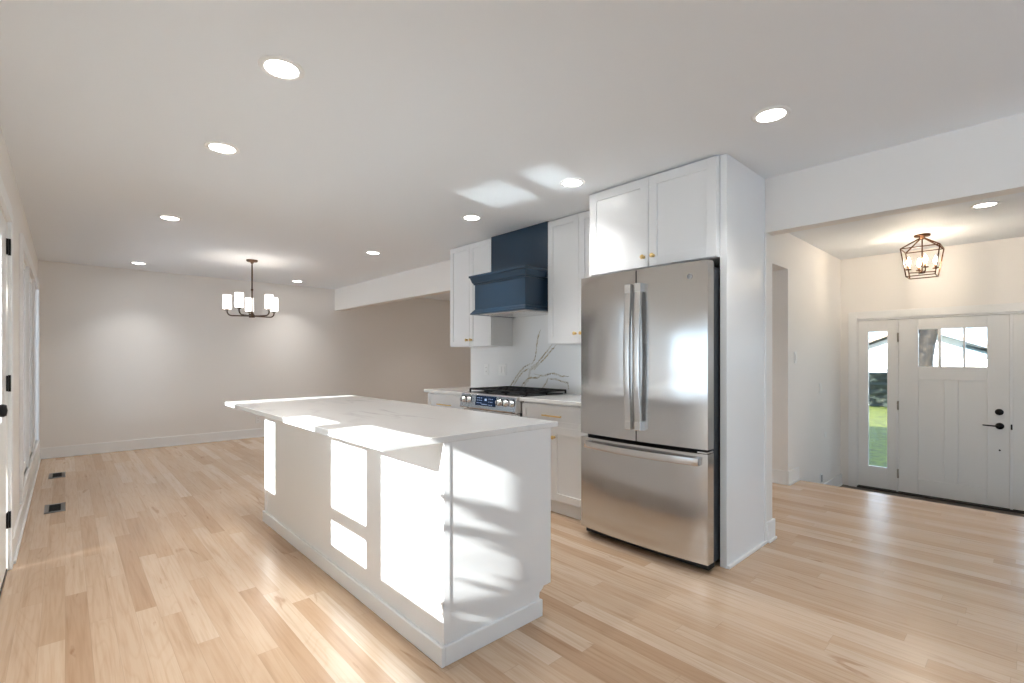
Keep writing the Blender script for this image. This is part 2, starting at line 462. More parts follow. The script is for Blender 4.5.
# ------------------------------------------------------------------ left wall: door_1 and windows
d1 = sempty('door_1', (XL, 4.06, 0), 'white half-glass patio door with black knob and dark hinges at the left edge')
bm = new(); xa, xb = XL-.05, XL-.006
GY0, GY1, GZ0, GZ1 = 3.54, 3.80, .89, 1.90
for b in ((3.01, GY0, .012, 2.025), (GY1, 4.05, .012, 2.025), (GY0, GY1, .012, GZ0), (GY0, GY1, GZ1, 2.025)):
    box(bm, xa, xb, *b)
obj('door_slab', bm, M['door'], d1, bevel=.003)
bm = new(); box(bm, XL-.03, XL-.024, GY0, GY1, GZ0, GZ1); obj('glass_pane', bm, M['glass'], d1)
bm = new()
lathe(bm, [(.0,0),(.032,0),(.032,.006),(.026,.010),(.012,.012),(.010,.030),(.018,.034),(.027,.042),(.028,.052),(.024,.062),(.0,.066)], (XL-.006, 3.07, 1.006), 'x', 28)
kn = obj('door_knob', bm, M['black'], d1); kn['label'] = 'black round door knob'
for z in (.295, 1.09, 1.885):
    bm = new(); box(bm, XL-.008, XL+.004, 4.035, 4.088, z-.045, z+.045)
    tube(bm, [(XL+.006, 4.062, z-.048), (XL+.006, 4.062, z+.048)], .007)
    obj('hinge', bm, M['black'], d1)
bm = new(); box(bm, XL-.15, XL-.001, 3.00, 4.06, -.001, .012)
obj('threshold', bm, M['threshold'], d1)
bm = new()
box(bm, XL, XL+.018, 4.062, 4.152, 0, 2.09); box(bm, XL, XL+.018, 2.908, 2.998, 0, 2.09); box(bm, XL, XL+.018, 2.998, 4.062, 2.032, 2.12)
struct('trim_1', bm, M['trim'], 'white casing around the patio door', bevel=.003)

w1 = sempty('window_1', (XL, 6.45, .27), 'bank of three tall windows with white casings on the left wall')
bm = new()
box(bm, XL, XL+.02, TW[0]-.1, TW[0], TW[2]-.1, TW[3]+.1); box(bm, XL, XL+.02, TW[1], TW[1]+.1, TW[2]-.1, TW[3]+.1)
box(bm, XL, XL+.02, TW[0], TW[1], TW[3], TW[3]+.1); box(bm, XL, XL+.02, TW[0], TW[1], TW[2]-.1, TW[2]-.02)
box(bm, XL-.13, XL+.022, TW[0]-.1, TW[1]+.1, TW[2]-.02, TW[2])
obj('window_casing', bm, M['trim'], w1, bevel=.003)
n = 3; wd = (TW[1]-TW[0])/n
for i in range(n):
    a, b = TW[0]+i*wd, TW[0]+(i+1)*wd
    bm = new()
    if i: box(bm, XL-.13, XL+.012, a-.045, a+.045, TW[2], TW[3])
    fr = .05; xa, xb = XL-.05, XL-.008; a2, b2 = a+.045, b-.045
    box(bm, xa, xb, a2, a2+fr, TW[2], TW[3]); box(bm, xa, xb, b2-fr, b2, TW[2], TW[3])
    box(bm, xa, xb, a2+fr, b2-fr, TW[2], TW[2]+fr+.02); box(bm, xa, xb, a2+fr, b2-fr, TW[3]-fr, TW[3])
    sa = obj('sash', bm, M['trim'], w1, bevel=.003)
    bm = new(); box(bm, XL-.026, XL-.020, a2+fr, b2-fr, TW[2]+fr, TW[3]-fr); obj('glass_pane', bm, M['glass'], sa)

def small_window(name, H, rail, label, mull=()):
    w = sempty(name, (XL, (H[0]+H[1])/2, H[2]), label)
    bm = new(); xa, xb = XL-.09, XL-.04; f = .02
    box(bm, xa, xb, H[0], H[0]+f, H[2], H[3]); box(bm, xa, xb, H[1]-f, H[1], H[2], H[3])
    box(bm, xa, xb, H[0]+f, H[1]-f, H[2], H[2]+f); box(bm, xa, xb, H[0]+f, H[1]-f, H[3]-f, H[3])
    if rail: box(bm, xa, xb, H[0]+f, H[1]-f, rail-.028, rail+.028)
    obj('sash', bm, M['trim'], w, bevel=.003)
    bm = new(); box(bm, XL-.068, XL-.062, H[0]+f, H[1]-f, H[2]+f, H[3]-f); obj('glass_pane', bm, M['glass'], w)
    bm = new()
    box(bm, XL, XL+.018, H[0]-.07, H[0], H[2]-.06, H[3]+.07); box(bm, XL, XL+.018, H[1], H[1]+.07, H[2]-.06, H[3]+.07)
    box(bm, XL, XL+.018, H[0], H[1], H[3], H[3]+.07); box(bm, XL, XL+.03, H[0], H[1], H[2]-.06, H[2])
    obj('window_casing', bm, M['trim'], w, bevel=.003)
small_window('window_2', K2, 1.02, 'small two-pane window on the left wall facing the island')
small_window('window_3', K3, None, 'wide low window on the left wall facing the island end')

w8 = sempty('window_8', (XL, (KN[0]+KN[1])/2, KN[2]), 'wide picture window added for daylight on the left wall behind the viewer')  # unseen window added for cool daylight from the left
bm = new(); f = .05
for a, b, c, d in ((KN[0], KN[0]+f, KN[2], KN[3]), (KN[1]-f, KN[1], KN[2], KN[3]), (-1.725, -1.675, KN[2]+f, KN[3]-f), (KN[0]+f, KN[1]-f, KN[2], KN[2]+f), (KN[0]+f, KN[1]-f, KN[3]-f, KN[3])):
    box(bm, XL-.1, XL-.04, a, b, c, d)
obj('window_frame', bm, M['trim'], w8, bevel=.003)
bm = new(); box(bm, XL-.073, XL-.067, KN[0]+f, KN[1]-f, KN[2]+f, KN[3]-f); obj('glass_pane', bm, M['glass'], w8)
# rear openings added behind the viewer to let in daylight
def rear_window(name, x0, x1, z0, z1, n, label):
    w = sempty(name, ((x0+x1)/2, YB, z0), label)
    bm = new(); f = .05; ya, yb = YB-.1, YB-.04
    box(bm, x0, x1, ya, yb, z0, z0+f); box(bm, x0, x1, ya, yb, z1-f, z1)
    for i in range(n+1):
        x = x0+f/2+(x1-x0-f)*i/n; box(bm, x-f/2, x+f/2, ya, yb, z0+f, z1-f)
    obj('window_frame', bm, M['trim'], w, bevel=.003)
    bm = new(); box(bm, x0+f, x1-f, YB-.072, YB-.066, z0+f, z1-f); obj('glass_pane', bm, M['glass'], w)
rear_window('window_4', RW[0], RW[1], .0, 2.1, 2, 'wide glass patio doors added for daylight behind the viewer')
rear_window('window_5', 4.9, 6.3, .6, 2.0, 2, 'window added for daylight in the rear wall behind the viewer')

# ------------------------------------------------------------------ kitchen island
isl = thing('kitchen_island', 'white panelled kitchen island with base moulding on the oak floor', 'kitchen island', (1.42, 2.77, 0))
IY0, IY1, IX0, IX1 = 1.612, 3.965, 1.117, 1.752
bm = new(); box(bm, IX0, IX0+.02, IY0, IY1, .0, .895); o = obj('back_panel', bm, M['cabinet'], isl, bevel=.0015)
bm = new()
prism(bm, [(IX0+.02, 0), (1.672, 0), (1.672, .085), (1.668, .093), (1.672, .112), (1.69, .122), (1.700, .135), (1.732, .135), (1.732, .895), (IX0+.02, .895)], 'y', IY0-.002, IY0+.022)
obj('end_panel', bm, M['cabinet'], isl, bevel=.001)
bm = new(); prism(bm, [(IX0+.02, 0), (1.672, 0), (1.672, .12), (1.732, .135), (1.732, .895), (IX0+.02, .895)], 'y', IY1-.02, IY1)
obj('end_panel', bm, M['cabinet'], isl, bevel=.001)
bm = new(); box(bm, IX0-.002, IX0+.030, IY0-.0045, IY0+.012, .085, .895); obj('corner_post', bm, M['cabinet'], isl, bevel=.002)
bm = new(); box(bm, IX0-.004, IX0+.012, IY1-.06, IY1+.004, .085, .895); obj('corner_post', bm, M['cabinet'], isl, bevel=.002)
bm = new(); box(bm, 1.728, IX1, IY0-.001, IY0+.045, .135, .895); obj('face_frame', bm, M['cabinet'], isl, bevel=.0015)
bm = new(); box(bm, 1.72, 1.752, IY0+.045, IY1, .135, .895); box(bm, 1.66, 1.68, IY0+.02, IY1-.02, 0, .135)
obj('cabinet_front', bm, M['cabinet'], isl, bevel=.0015)
bm = new(); box(bm, IX0-.017, IX0, IY0-.014, IY1+.014, 0, .08); box(bm, IX0, 1.682, IY0-.014, IY0+.002, 0, .08); box(bm, IX0, 1.682, IY1, IY1+.014, 0, .08)
obj('base_moulding', bm, M['cabinet'], isl, bevel=.004)
# doors on the working side, with knobs
for i in range(4):
    y0 = IY0+.06+i*.56; y1 = y0+.545
    bm = new(); box(bm, 1.752, 1.770, y0, y0+.057, .15, .88); box(bm, 1.752, 1.770, y1-.057, y1, .15, .88)
    box(bm, 1.752, 1.770, y0+.057, y1-.057, .15, .207); box(bm, 1.752, 1.770, y0+.057, y1-.057, .823, .88); box(bm, 1.752, 1.760, y0+.057, y1-.057, .207, .823)
    obj('door', bm, M['cabinet'], isl, bevel=.0015)
bm = new(); box(bm, IX0-.006, IX0, 2.345, 2.418, .545, .66)
op = obj('outlet_plate', bm, mat('grey_plate', (.40, .42, .45), .4), isl, bevel=.003); op['label'] = 'pale outlet plate'
for z in (.577, .628):
    bm = new(); box(bm, IX0-.008, IX0-.005, 2.366, 2.398, z-.016, z+.016); obj('socket', bm, mat('grey_socket_face', (.36, .38, .41), .4), op, bevel=.002)

ict = thing('island_countertop', 'thick white veined quartz slab overhanging the island on the seating side', 'countertop', (1.33, 2.77, .895))
bm = new(); box(bm, .845, 1.80, 1.606, 3.968, .8955, .923); obj('slab', bm, M['quartz'], ict, bevel=.004, seg=3)

# ------------------------------------------------------------------ shaker fronts, knobs, pulls
def shaker(bm, xf, y0, y1, z0, z1, st=.058, t=.02, rec=.009):
    box(bm, xf, xf+t, y0, y0+st, z0, z1); box(bm, xf, xf+t, y1-st, y1, z0, z1)
    box(bm, xf, xf+t, y0+st, y1-st, z0, z0+st); box(bm, xf, xf+t, y0+st, y1-st, z1-st, z1)
    box(bm, xf+rec, xf+t, y0+st, y1-st, z0+st, z1-st)
def knob(parent, xf, y, z, r=.015):
    bm = new(); lathe(bm, [(0, 0), (r*.75, 0), (r*.7, -.003), (r*.4, -.006), (r*.38, -.014), (r*.85, -.018), (r, -.024), (r*.85, -.029), (0, -.031)], (xf, y, z), 'x', 20)
    return obj('knob', bm, M['brass'], parent)
def pull(parent, xf, y0, y1, z):
    bm = new(); bar(bm, (xf-.028, y0, z), (xf-.028, y1, z), .011)
    bar(bm, (xf, y0+.02, z), (xf-.028, y0+.02, z), .009); bar(bm, (xf, y1-.02, z), (xf-.028, y1-.02, z), .009)
    return obj('bar_pull', bm, M['brass'], parent, bevel=.0012)
G = .002
def upper(label, y0, y1, z0, z1, xf, split, knobs, kz, loc, st=.058, XB_=XS-.0005):
    t = thing('wall_cabinet', label, 'cabinet', loc)
    bm = new(); box(bm, xf+.021, XB_, y0, y1, z0, z1); obj('carcass', bm, M['cabinet'], t, bevel=.001)
    edges = [y0+G, *[s for s in split], y1-G]
    for i, (a, b) in enumerate(zip(edges, edges[1:])):
        bm = new(); shaker(bm, xf, a+(G if i else 0), b-(G if i < len(edges)-2 else 0), z0+.004, z1-.008, st)
        d = obj('door', bm, M['cabinet'], t, bevel=.0012)
        for ky in knobs:
            if a < ky < b: knob(d, xf, ky, kz)
    return t
upper('tall white two-door wall cabinet left of the navy range hood', 3.652, 4.347, 1.360, CE-.004, 3.10, [4.000], [4.035, 3.965], 1.428, (3.27, 4.0, 1.372), .05)
upper('tall white wall cabinet between the navy hood and the fridge', 2.207, 2.887, 1.360, CE-.004, 3.10, [2.54], [2.573, 2.507], 1.443, (3.27, 2.55, 1.372), .055)
fc = upper('deep white two-door cabinet mounted over the steel fridge', 1.264, 2.205, 1.835, CE-.004, 2.81, [1.718], [1.752, 1.680], 1.905, (3.1, 1.73, 1.835), .06, XK-.001)

pp = thing('fridge_end_panel', 'tall white panel standing on the floor right of the fridge', 'panel', (3.15, 1.24, 0))
bm = new(); box(bm, 2.85, XK-.001, 1.222, 1.262, 0, CE-.001); obj('panel', bm, M['cabinet'], pp, bevel=.0015)
bm = new(); box(bm, 2.853, XK-.001, 1.206, 1.222, 0, .018); obj('shoe_moulding', bm, M['trim'], pp, bevel=.003)
bm = new(); box(bm, XK-.022, XK-.001, 1.214, 1.222, .018, 2.08); obj('edge_strip', bm, M['trim'], pp, bevel=.001)
pq = obj('fridge_side_panel', (lambda b: (box(b, 2.86, XK-.001, 2.186, 2.204, 0, 1.83), b)[1])(new()), M['cabinet'], bevel=.001)
tag(pq, 'white panel between the fridge and the right base cabinet', 'panel')

def base_cab(label, y0, y1, loc, fronts):
    t = thing('base_cabinet', label, 'cabinet', loc); xf = 2.84
    bm = new(); box(bm, xf+.021, XS+.0195, y0, y1, .105, .878); obj('carcass', bm, M['cabinet'], t, bevel=.001)
    bm = new(); box(bm, xf+.05, xf+.066, y0, y1, 0, .105); obj('toe_kick', bm, M['cabinet'], t)
    a, b = fronts
    bm = new(); shaker(bm, xf, a, b, .695, .862, .042); dr = obj('drawer_front', bm, M['cabinet'], t, bevel=.0012)
    return t, dr, xf
t, dr, xf = base_cab('white base cabinet with gold pulls between range and fridge', 2.205, 2.944, (3.15, 2.57, 0), (2.225, 2.940))
pull(dr, xf, 2.485, 2.685, .780)
for i, (a, b) in enumerate(((2.225, 2.606), (2.610, 2.940))):
    bm = new(); shaker(bm, xf, a, b, .115, .694, .057); d = obj('door', bm, M['cabinet'], t, bevel=.0012)
knob(d, xf, 2.58+.055, .612)
knob(t.children[-2], xf, 2.575, .612)
t, dr, xf = base_cab('white base cabinet at the far left end beyond the range', 3.722, 4.395, (3.15, 4.08, 0), (3.728, 4.389))
pull(dr, xf, 3.95, 4.18, .765)
for i, (a, b) in enumerate(((3.728, 4.056), (4.060, 4.389))):
    bm = new(); shaker(bm, xf, a, b, .115, .694, .057); d = obj('door', bm, M['cabinet'], t, bevel=.0012)
    knob(d, xf, 4.02 if i == 0 else 4.095, .612)

for nm, a, b, lb in (('left', 3.722, 4.42, 'white quartz worktop left of the range'), ('right', 2.206, 2.944, 'white quartz worktop between range and fridge')):
    bm = new(); box(bm, 2.81, XS, a, b, .8785, .908)
    w = obj('countertop', bm, M['quartz'], bevel=.003, loc=(3.1, (a+b)/2, .8785)); tag(w, lb, 'countertop')

# backsplash slab with its drawn veins
bs = thing('backsplash', 'white marble slab with golden grey veins behind the range', 'backsplash', (XS+.01, 3.3, .908))
bm = new(); box(bm, XS, XS+.0195, 2.207, 4.357, .908, 1.359); box(bm, XS, XS+.0195, 2.889, 3.650, 1.359, 1.70)
def ribbon(pts, w0, mi, jit=.25, sub=7, lift=0.0):
    P = []
    for i in range(len(pts)-1):
        for k in range(sub):
            f = k/sub; y = pts[i][0]*(1-f)+pts[i+1][0]*f; z = pts[i][1]*(1-f)+pts[i+1][1]*f
            P.append((y+random.uniform(-1,1)*.004, z+random.uniform(-1,1)*.004))
    P.append(pts[-1]); n = len(P); prev = None
    for i, (y, z) in enumerate(P):
        a = P[max(i-1,0)]; b = P[min(i+1,n-1)]; ty, tz = b[0]-a[0], b[1]-a[1]; L = math.hypot(ty, tz) or 1
        ty, tz = ty/L, tz/L; w = w0*random.uniform(1-jit*2.4, 1+jit)*min(1, .25+4*min(i, n-1-i)/n)/2
        A = bm.verts.new((XS-.0006-lift, y-tz*w, z+ty*w)); B = bm.verts.new((XS-.0006-lift, y+tz*w, z-ty*w))
        if prev: bm.faces.new((prev[0], A, B, prev[1])).material_index = mi
        prev = (A, B)
V = [[(3.251,1.522),(3.282,1.461),(3.301,1.387),(3.311,1.312),(3.33,1.232),(3.379,1.174)],
     [(3.08,1.39),(3.173,1.299),(3.266,1.22),(3.33,1.151),(3.387,1.121)],
     [(3.03,1.38),(3.127,1.299),(3.204,1.232),(3.282,1.175),(3.346,1.122)],
     [(3.387,1.185),(3.47,1.155),(3.547,1.101),(3.616,1.027),(3.67,.965),(3.72,.92)],
     [(3.412,1.138),(3.496,1.102),(3.555,1.053),(3.652,.945)],
     [(3.346,1.082),(3.219,1.068),(3.112,1.093),(3.052,1.089),(2.979,1.068),(2.894,1.071)],
     [(3.142,1.042),(3.052,1.039),(2.965,1.02),(2.908,1.011),(2.894,.95)],
     [(3.53,.94),(3.496,.984),(3.428,1.033),(3.379,1.046),(3.298,1.043),(3.251,1.067)],
     [(3.15,1.053),(3.181,.995),(3.227,.95)],
     [(2.45,1.30),(2.60,1.20),(2.72,1.15)]]
for i, v in enumerate(V):
    ribbon(v, .022 if i < 9 else .008, 2, .25)
    if i < 9: ribbon(v, .0105, 1, .5, lift=.0006)
ribbon([(3.30,1.20),(3.40,1.12),(3.42,1.03),(3.50,.93)], .03, 2, .3)
o = obj('slab', bm, None, bs, mats=[M['splash'], M['vein'], M['veinpale']])

def plate(name, label, x, y, z, w=.075, h=.118, kind='outlet', axis='x', sgn=-1, cat='outlet', n=1, pm=None, sz=0):
    t = thing(name, label, cat, (x, y, z))
    def bx(bm, a, b, c0, c1, z0, z1):
        d0, d1 = sorted((sgn*a, sgn*b))
        if axis == 'x': box(bm, x+d0, x+d1, y+c0, y+c1, z+z0, z+z1)
        else: box(bm, x+c0, x+c1, y+d0, y+d1, z+z0, z+z1)
    bm = new(); bx(bm, 0, .006, -w/2, w/2, -h/2, h/2); obj('cover_plate', bm, pm or M['plate'], t, bevel=.002)
    for i in range(n):
        c = (i-(n-1)/2)*.046
        if kind == 'outlet':
            for q in (-.021, .021):
                bm = new(); bx(bm, .005, .009, c-.015, c+.015, q-.014, q+.014); s = obj('socket', bm, M['lighttrim'], t, bevel=.002)
                bm = new(); bx(bm, .009, .0098, c-.007, c-.004, q-.006, q+.006); bx(bm, .009, .0098, c+.004, c+.007, q-.006, q+.006); obj('slots', bm, M['slot'], s)
        else:
            bm = new(); bx(bm, .005, .011, c-.015, c+.015, -.033, .033); obj('rocker', bm, M['lighttrim'], t, bevel=.002)
    return t
plate('outlet', 'white double outlet on the marble backsplash nearest its left end', XS-.0005, 4.07, 1.115)
plate('light_switch', 'white double switch plate on the marble backsplash left of its veins', XS-.0005, 3.81, 1.115, .118, kind='switch', cat='switch', n=2)
plate('outlet', 'white outlet low on the far wall past the island corner', 2.225, YF-.0005, .28, axis='y')
plate('light_switch', 'upper light switch on the hall wall beside the doorway', 5.395, YH-.0005, 1.245, axis='y', kind='switch', cat='switch')
plate('light_switch', 'lower light switch on the hall wall toward the front door', 6.234, YH-.0005, .90, axis='y', kind='switch', cat='switch')
plate('wall_plate', 'small blank plate on the hall wall below the switches', 6.43, YH-.0005, .36, .06, .06, axis='y', cat='wall plate', n=0)
o = plate('outlet', 'grey faced outlet just above the oak floor edge on the hall wall', 6.27, YH-.0005, -.12, axis='y', n=0)
bm = new(); box(bm, 6.25, 6.29, YH-.012, YH-.006, -.16, -.08); obj('socket', bm, mat('grey_socket', (.30, .31, .33), .5), o, bevel=.003)

# ------------------------------------------------------------------ range hood
hd = thing('range_hood', 'navy blue wooden range hood with crown moulding above the range', 'range hood', (3.1, 3.27, 1.665))
bm = new(); box(bm, 3.10, XS-.001, 2.889, 3.650, 1.95, CE-.002); obj('chimney_panel', bm, M['navy'], hd, bevel=.001)
bm = new(); box(bm, 2.872, XS-.001, 2.935, 3.625, 1.680, 1.965); obj('body', bm, M['navy'], hd, bevel=.002)
def wrap(prof, y0, y1, xf, xb):
    """moulding profile (out, z) wrapped round front and both sides"""
    bm = new(); rings = []
    for cx, cy, sx, sy in ((xb, y0, 0, -1), (xf, y0, -1, -1), (xf, y1, -1, 1), (xb, y1, 0, 1)):
        rings.append([bm.verts.new((cx+sx*o_, cy+sy*o_, z)) for o_, z in prof])
    for a, b in zip(rings, rings[1:]):
        for i in range(len(prof)): bm.faces.new((a[i], a[(i+1)%len(prof)], b[(i+1)%len(prof)], b[i]))
    bm.faces.new(rings[0]); bm.faces.new(rings[-1][::-1]); return bm
obj('crown_moulding', wrap([(0,1.934),(.008,1.934),(.010,1.948),(.018,1.952),(.022,1.966),(.030,1.988),(.032,1.998),(.042,2.002),(.042,2.020),(-.02,2.020),(-.02,1.934)], 2.935, 3.625, 2.872, 3.099), M['navy'], hd, bevel=.001)
obj('lower_moulding', wrap([(-.02,1.652),(.032,1.652),(.032,1.664),(.024,1.670),(.016,1.684),(.006,1.694),(0,1.700),(-.02,1.700)], 2.935, 3.625, 2.872, XS-.001), M['navy'], hd, bevel=.001)
bm = new(); box(bm, 2.90, XS-.01, 2.958, 3.602, 1.654, 1.679); lin = obj('liner', bm, M['liner'], hd, bevel=.002)
bm = new()
box(bm, 2.96, 3.36, 3.00, 3.27, 1.649, 1.655); box(bm, 2.96, 3.36, 3.28, 3.55, 1.649, 1.655)
obj('filter', bm, M['steelbar'], lin, bevel=.002)

# ------------------------------------------------------------------ gas range
rg = thing('gas_range', 'stainless slide-in gas range with black grates and blue display', 'range', (3.12, 3.333, 0))
RY0, RY1 = 2.952, 3.716
bm = new(); box(bm, 2.835, XS-.01, RY0, RY1, .03, .895); obj('body', bm, M['greyplastic'], rg, bevel=.002)
bm = new(); box(bm, 2.80, 2.836, RY0+.004, RY1-.004, .20, .765); ov = obj('oven_door', bm, M['steel'], rg, bevel=.004)
bm = new(); box(bm, 2.797, 2.801, RY0+.09, RY1-.09, .29, .64); obj('oven_window', bm, M['oven'], ov, bevel=.001)
bm = new(); tube(bm, [(2.745, RY0+.045, .735), (2.745, RY1-.045, .735)], .012, 14)
for y in (RY0+.07, RY1-.07): bar(bm, (2.80, y, .735), (2.745, y, .735), .018)
obj('oven_handle', bm, M['steelbar'], ov)
bm = new(); box(bm, 2.80, 2.836, RY0+.004, RY1-.004, .04, .19); obj('warming_drawer', bm, M['steel'], rg, bevel=.004)
bm = new(); prism(bm, [(2.762, .780), (2.785, .905), (2.80, .914), (2.86, .914), (2.86, .770), (2.775, .770)], 'y', RY0-.002, RY1+.002)
cp = obj('control_panel', bm, M['steel'], rg, bevel=.003)
def cpx(z): return 2.762 + (z-.780)/(.905-.780)*.023
bm = new(); y0, y1 = 3.205, 3.488
pts = [(cpx(.808)-.0015, y0, .808), (cpx(.808)-.0015, y1, .808), (cpx(.896)-.0015, y1, .896), (cpx(.896)-.0015, y0, .896)]
vs = [bm.verts.new(p) for p in pts]; vb = [bm.verts.new((p[0]+.004, p[1], p[2])) for p in pts]
bm.faces.new(vs); bm.faces.new(vb[::-1])
for i in range(4): bm.faces.new((vs[i], vb[i], vb[(i+1)%4], vs[(i+1)%4]))
dsp = obj('display', bm, M['screen'], cp)
for yy, zz, w, h in [(3.345, .862, .028, .020)] + [(3.46-.026*k, z_, .014, .004) for k in range(3) for z_ in (.876, .855, .832)] + [(3.30-.022*k, z_, .010, .004) for k in range(3) for z_ in (.872, .846, .82)] + [(3.39-.02*k, .822, .012, .005) for k in range(4)]:
    bm = new(); x = cpx(zz)-.003; box(bm, x, x+.0015, yy-w/2, yy+w/2, zz-h/2, zz+h/2)
    obj('lit_digit' if h > .01 else 'lit_mark', bm, M['digits'], dsp)
for y in (3.665, 3.585, 3.155, 3.078, 2.998):
    bm = new(); z = .852; x = cpx(z)
    lathe(bm, [(0,0),(.031,0),(.031,-.006),(.026,-.010),(.024,-.030),(.020,-.034),(0,-.034)], (x, y, z), 'x', 24)
    kb = obj('control_knob', bm, M['steelbar'], cp)
    bm = new(); box(bm, x-.037, x-.033, y-.004, y+.004, z-.022, z+.022); obj('pointer', bm, M['black'], kb, bevel=.001)
    bm = new(); lathe(bm, [(.031,0),(.036,0),(.036,-.003),(.031,-.003)], (x-.0002, y, z), 'x', 24, closed=True); obj('bezel', bm, M['black'], kb)
bm = new(); box(bm, 2.835, XS-.01, RY0+.002, RY1-.002, .895, .914); obj('cooktop', bm, M['iron'], rg, bevel=.002)
for j in range(3):
    y0 = RY0-.022+j*.258; y1 = y0+.252; x0, x1 = 2.875, 3.385
    bm = new(); zt = .943
    for a, b in (((x0,y0),(x1,y0)), ((x0,y1),(x1,y1)), ((x0,y0),(x0,y1)), ((x1,y0),(x1,y1)), (((x0+x1)/2,y0),((x0+x1)/2,y1))):
        bar(bm, (*a, zt), (*b, zt), .014)
    for f in (.33, .67):
        y = y0+(y1-y0)*f; bar(bm, (x0,y,zt), (x1,y,zt), .010)
    for f in (.16, .34, .66, .84):
        x = x0+(x1-x0)*f; bar(bm, (x, y0, zt), (x, y1, zt), .008)
    for a in (x0, x1, (x0+x1)/2):
        for b in (y0, y1): bar(bm, (a,b,.913), (a,b,zt), .013)
    obj('grate', bm, M['iron'], rg, bevel=.0015)
for x in (3.0, 3.25):
    for j in range(3):
        y = RY0+.133+j*.248
        bm = new(); lathe(bm, [(0,.913),(.045,.913),(.045,.922),(.034,.925),(.034,.931),(0,.933)], (x, y, 0), 'z', 20); obj('burner', bm, M['iron'], rg)

# ------------------------------------------------------------------ refrigerator
fg = thing('refrigerator', 'stainless french-door refrigerator with bottom freezer drawer', 'refrigerator', (3.05, 1.70, 0))
FY0, FY1 = 1.250, 2.162; XB = 2.752
bm = new(); box(bm, XB, 3.40, FY0+.026, FY1+.010, .035, 1.775); obj('body', bm, M['greyplastic'], fg, bevel=.003)
bm = new(); box(bm, XB-.02, XB+.001, FY0+.02, FY1-.02, .06, 1.755); obj('gasket', bm, M['gap'], fg)
bm = new(); box(bm, XB-.045, XB+.03, FY0+.012, FY1-.012, .018, .05); obj('kick_grille', bm, M['gap'], fg, bevel=.003)
for y in (FY0+.05, FY1-.05):
    bm = new(); lathe(bm, [(0,0),(.018,0),(.018,.036),(0,.036)], (XB+.02, y, 0), 'z', 16); obj('foot', bm, M['black'], fg)
def bulge(y):  # front skin of the curved doors
    u = (y-(FY0+FY1)/2)/((FY1-FY0)/2); return 2.640 + .026*u*u
def door_skin(y0, y1, z0, z1, n=18):
    bm = new(); pts = []
    for i in range(n+1):
        y = y0+(y1-y0)*i/n; x = bulge(y)
        pts.append((x, y))
    pts = [(XB-.012, y0)] + pts + [(XB-.012, y1)]
    prism(bm, pts, 'z', z0, z1)
    for f in bm.faces:
        if abs(f.normal.z) < .5: f.smooth = False
    return bm
YM = 1.700
def smooth_by(o):
    for p in o.data.polygons: p.use_smooth = True
    e = o.modifiers.new('split', 'EDGE_SPLIT'); e.split_angle = R(35)
for y0, y1, nm in ((YM+.004, FY1, 'left'), (FY0, YM-.004, 'right')):
    d = obj('fridge_door', door_skin(y0, y1, .715, 1.795), M['steel'], fg); smooth_by(d)
    hy = YM+.034 if nm == 'left' else YM-.037
    bm = new(); xo = bulge(hy)
    pr = []
    N = 22
    for i in range(N+1):
        f = i/N; z = .79+(1.70-.79)*f; out = .040+.024*math.sin(PI*f); pr.append((xo-out, z))
    inner = [(x+.024, z) for x, z in pr]
    prism(bm, pr+inner[::-1], 'y', hy-.021, hy+.021)
    h = obj('door_handle', bm, M['steelbar'], d, bevel=.003); smooth_by(h)
    for zc in (.815, 1.675):
        bm = new(); box(bm, xo-.046, xo+.004, hy-.0215, hy+.0215, zc-.028, zc+.028); obj('handle_mount', bm, M['steelbar'], h, bevel=.004)
    if nm == 'right':
        bm = new(); yb = 1.352; lathe(bm, [(0,0),(.016,0),(.016,-.003),(.014,-.004),(.0,-.004)], (bulge(yb), yb, 1.712), 'x', 28)
        bd = obj('badge', bm, mat('badge_grey', (.30, .30, .29), .5, .3), d); bd['label'] = 'small round metal maker badge'
        bm = new(); lathe(bm, [(.0135,-.004),(.0145,-.004),(.0145,-.0052),(.0135,-.0052)], (bulge(yb), yb, 1.712), 'x', 28, closed=True)
        tube(bm, [(bulge(yb)-.0045, yb+.006*math.cos(a), 1.712+.006*math.sin(a)) for a in [k*PI/8 for k in range(3, 15)]], .0011, 6)
        tube(bm, [(bulge(yb)-.0045, yb-.006+.0045*math.cos(a), 1.712+.006*math.sin(a)) for a in [k*PI/8 for k in range(-4, 8)]], .0011, 6)
        obj('emblem', bm, M['steelbar'], bd)
d = obj('freezer_drawer', door_skin(FY0, FY1, .062, .690), M['steel'], fg); smooth_by(d)
bm = new(); A = []; Bp = []
N = 24; ya, yb = 1.290, 2.105
for i in range(N+1):
    f = i/N; y = ya+(yb-ya)*f; out = .036+.020*math.sin(PI*f); A.append((bulge(y)-out, y)); Bp.append((bulge(y)-out+.016, y))
prism(bm, A+Bp[::-1], 'z', .624, .668); h = obj('drawer_handle', bm, M['steelbar'], d, bevel=.003); smooth_by(h)
for y in (ya+.014, yb-.014):
    bm = new(); box(bm, bulge(y)-.034, bulge(y)+.006, y-.014, y+.014, .623, .669); obj('handle_mount', bm, M['steelbar'], h, bevel=.003)
for y in (FY0+.05, FY1-.05):
    bm = new(); box(bm, 2.70, 2.80, y-.018, y+.045, 1.776, 1.800); obj('hinge_cover', bm, mat('hinge_cover_grey', (.25, .25, .25), .4, .4), fg, bevel=.006)
for y in (FY0+.03,):
    bm = new(); box(bm, 2.66, 2.74, y-.028, y+.03, .693, .703); obj('middle_hinge', bm, M['steelbar'], fg, bevel=.002)

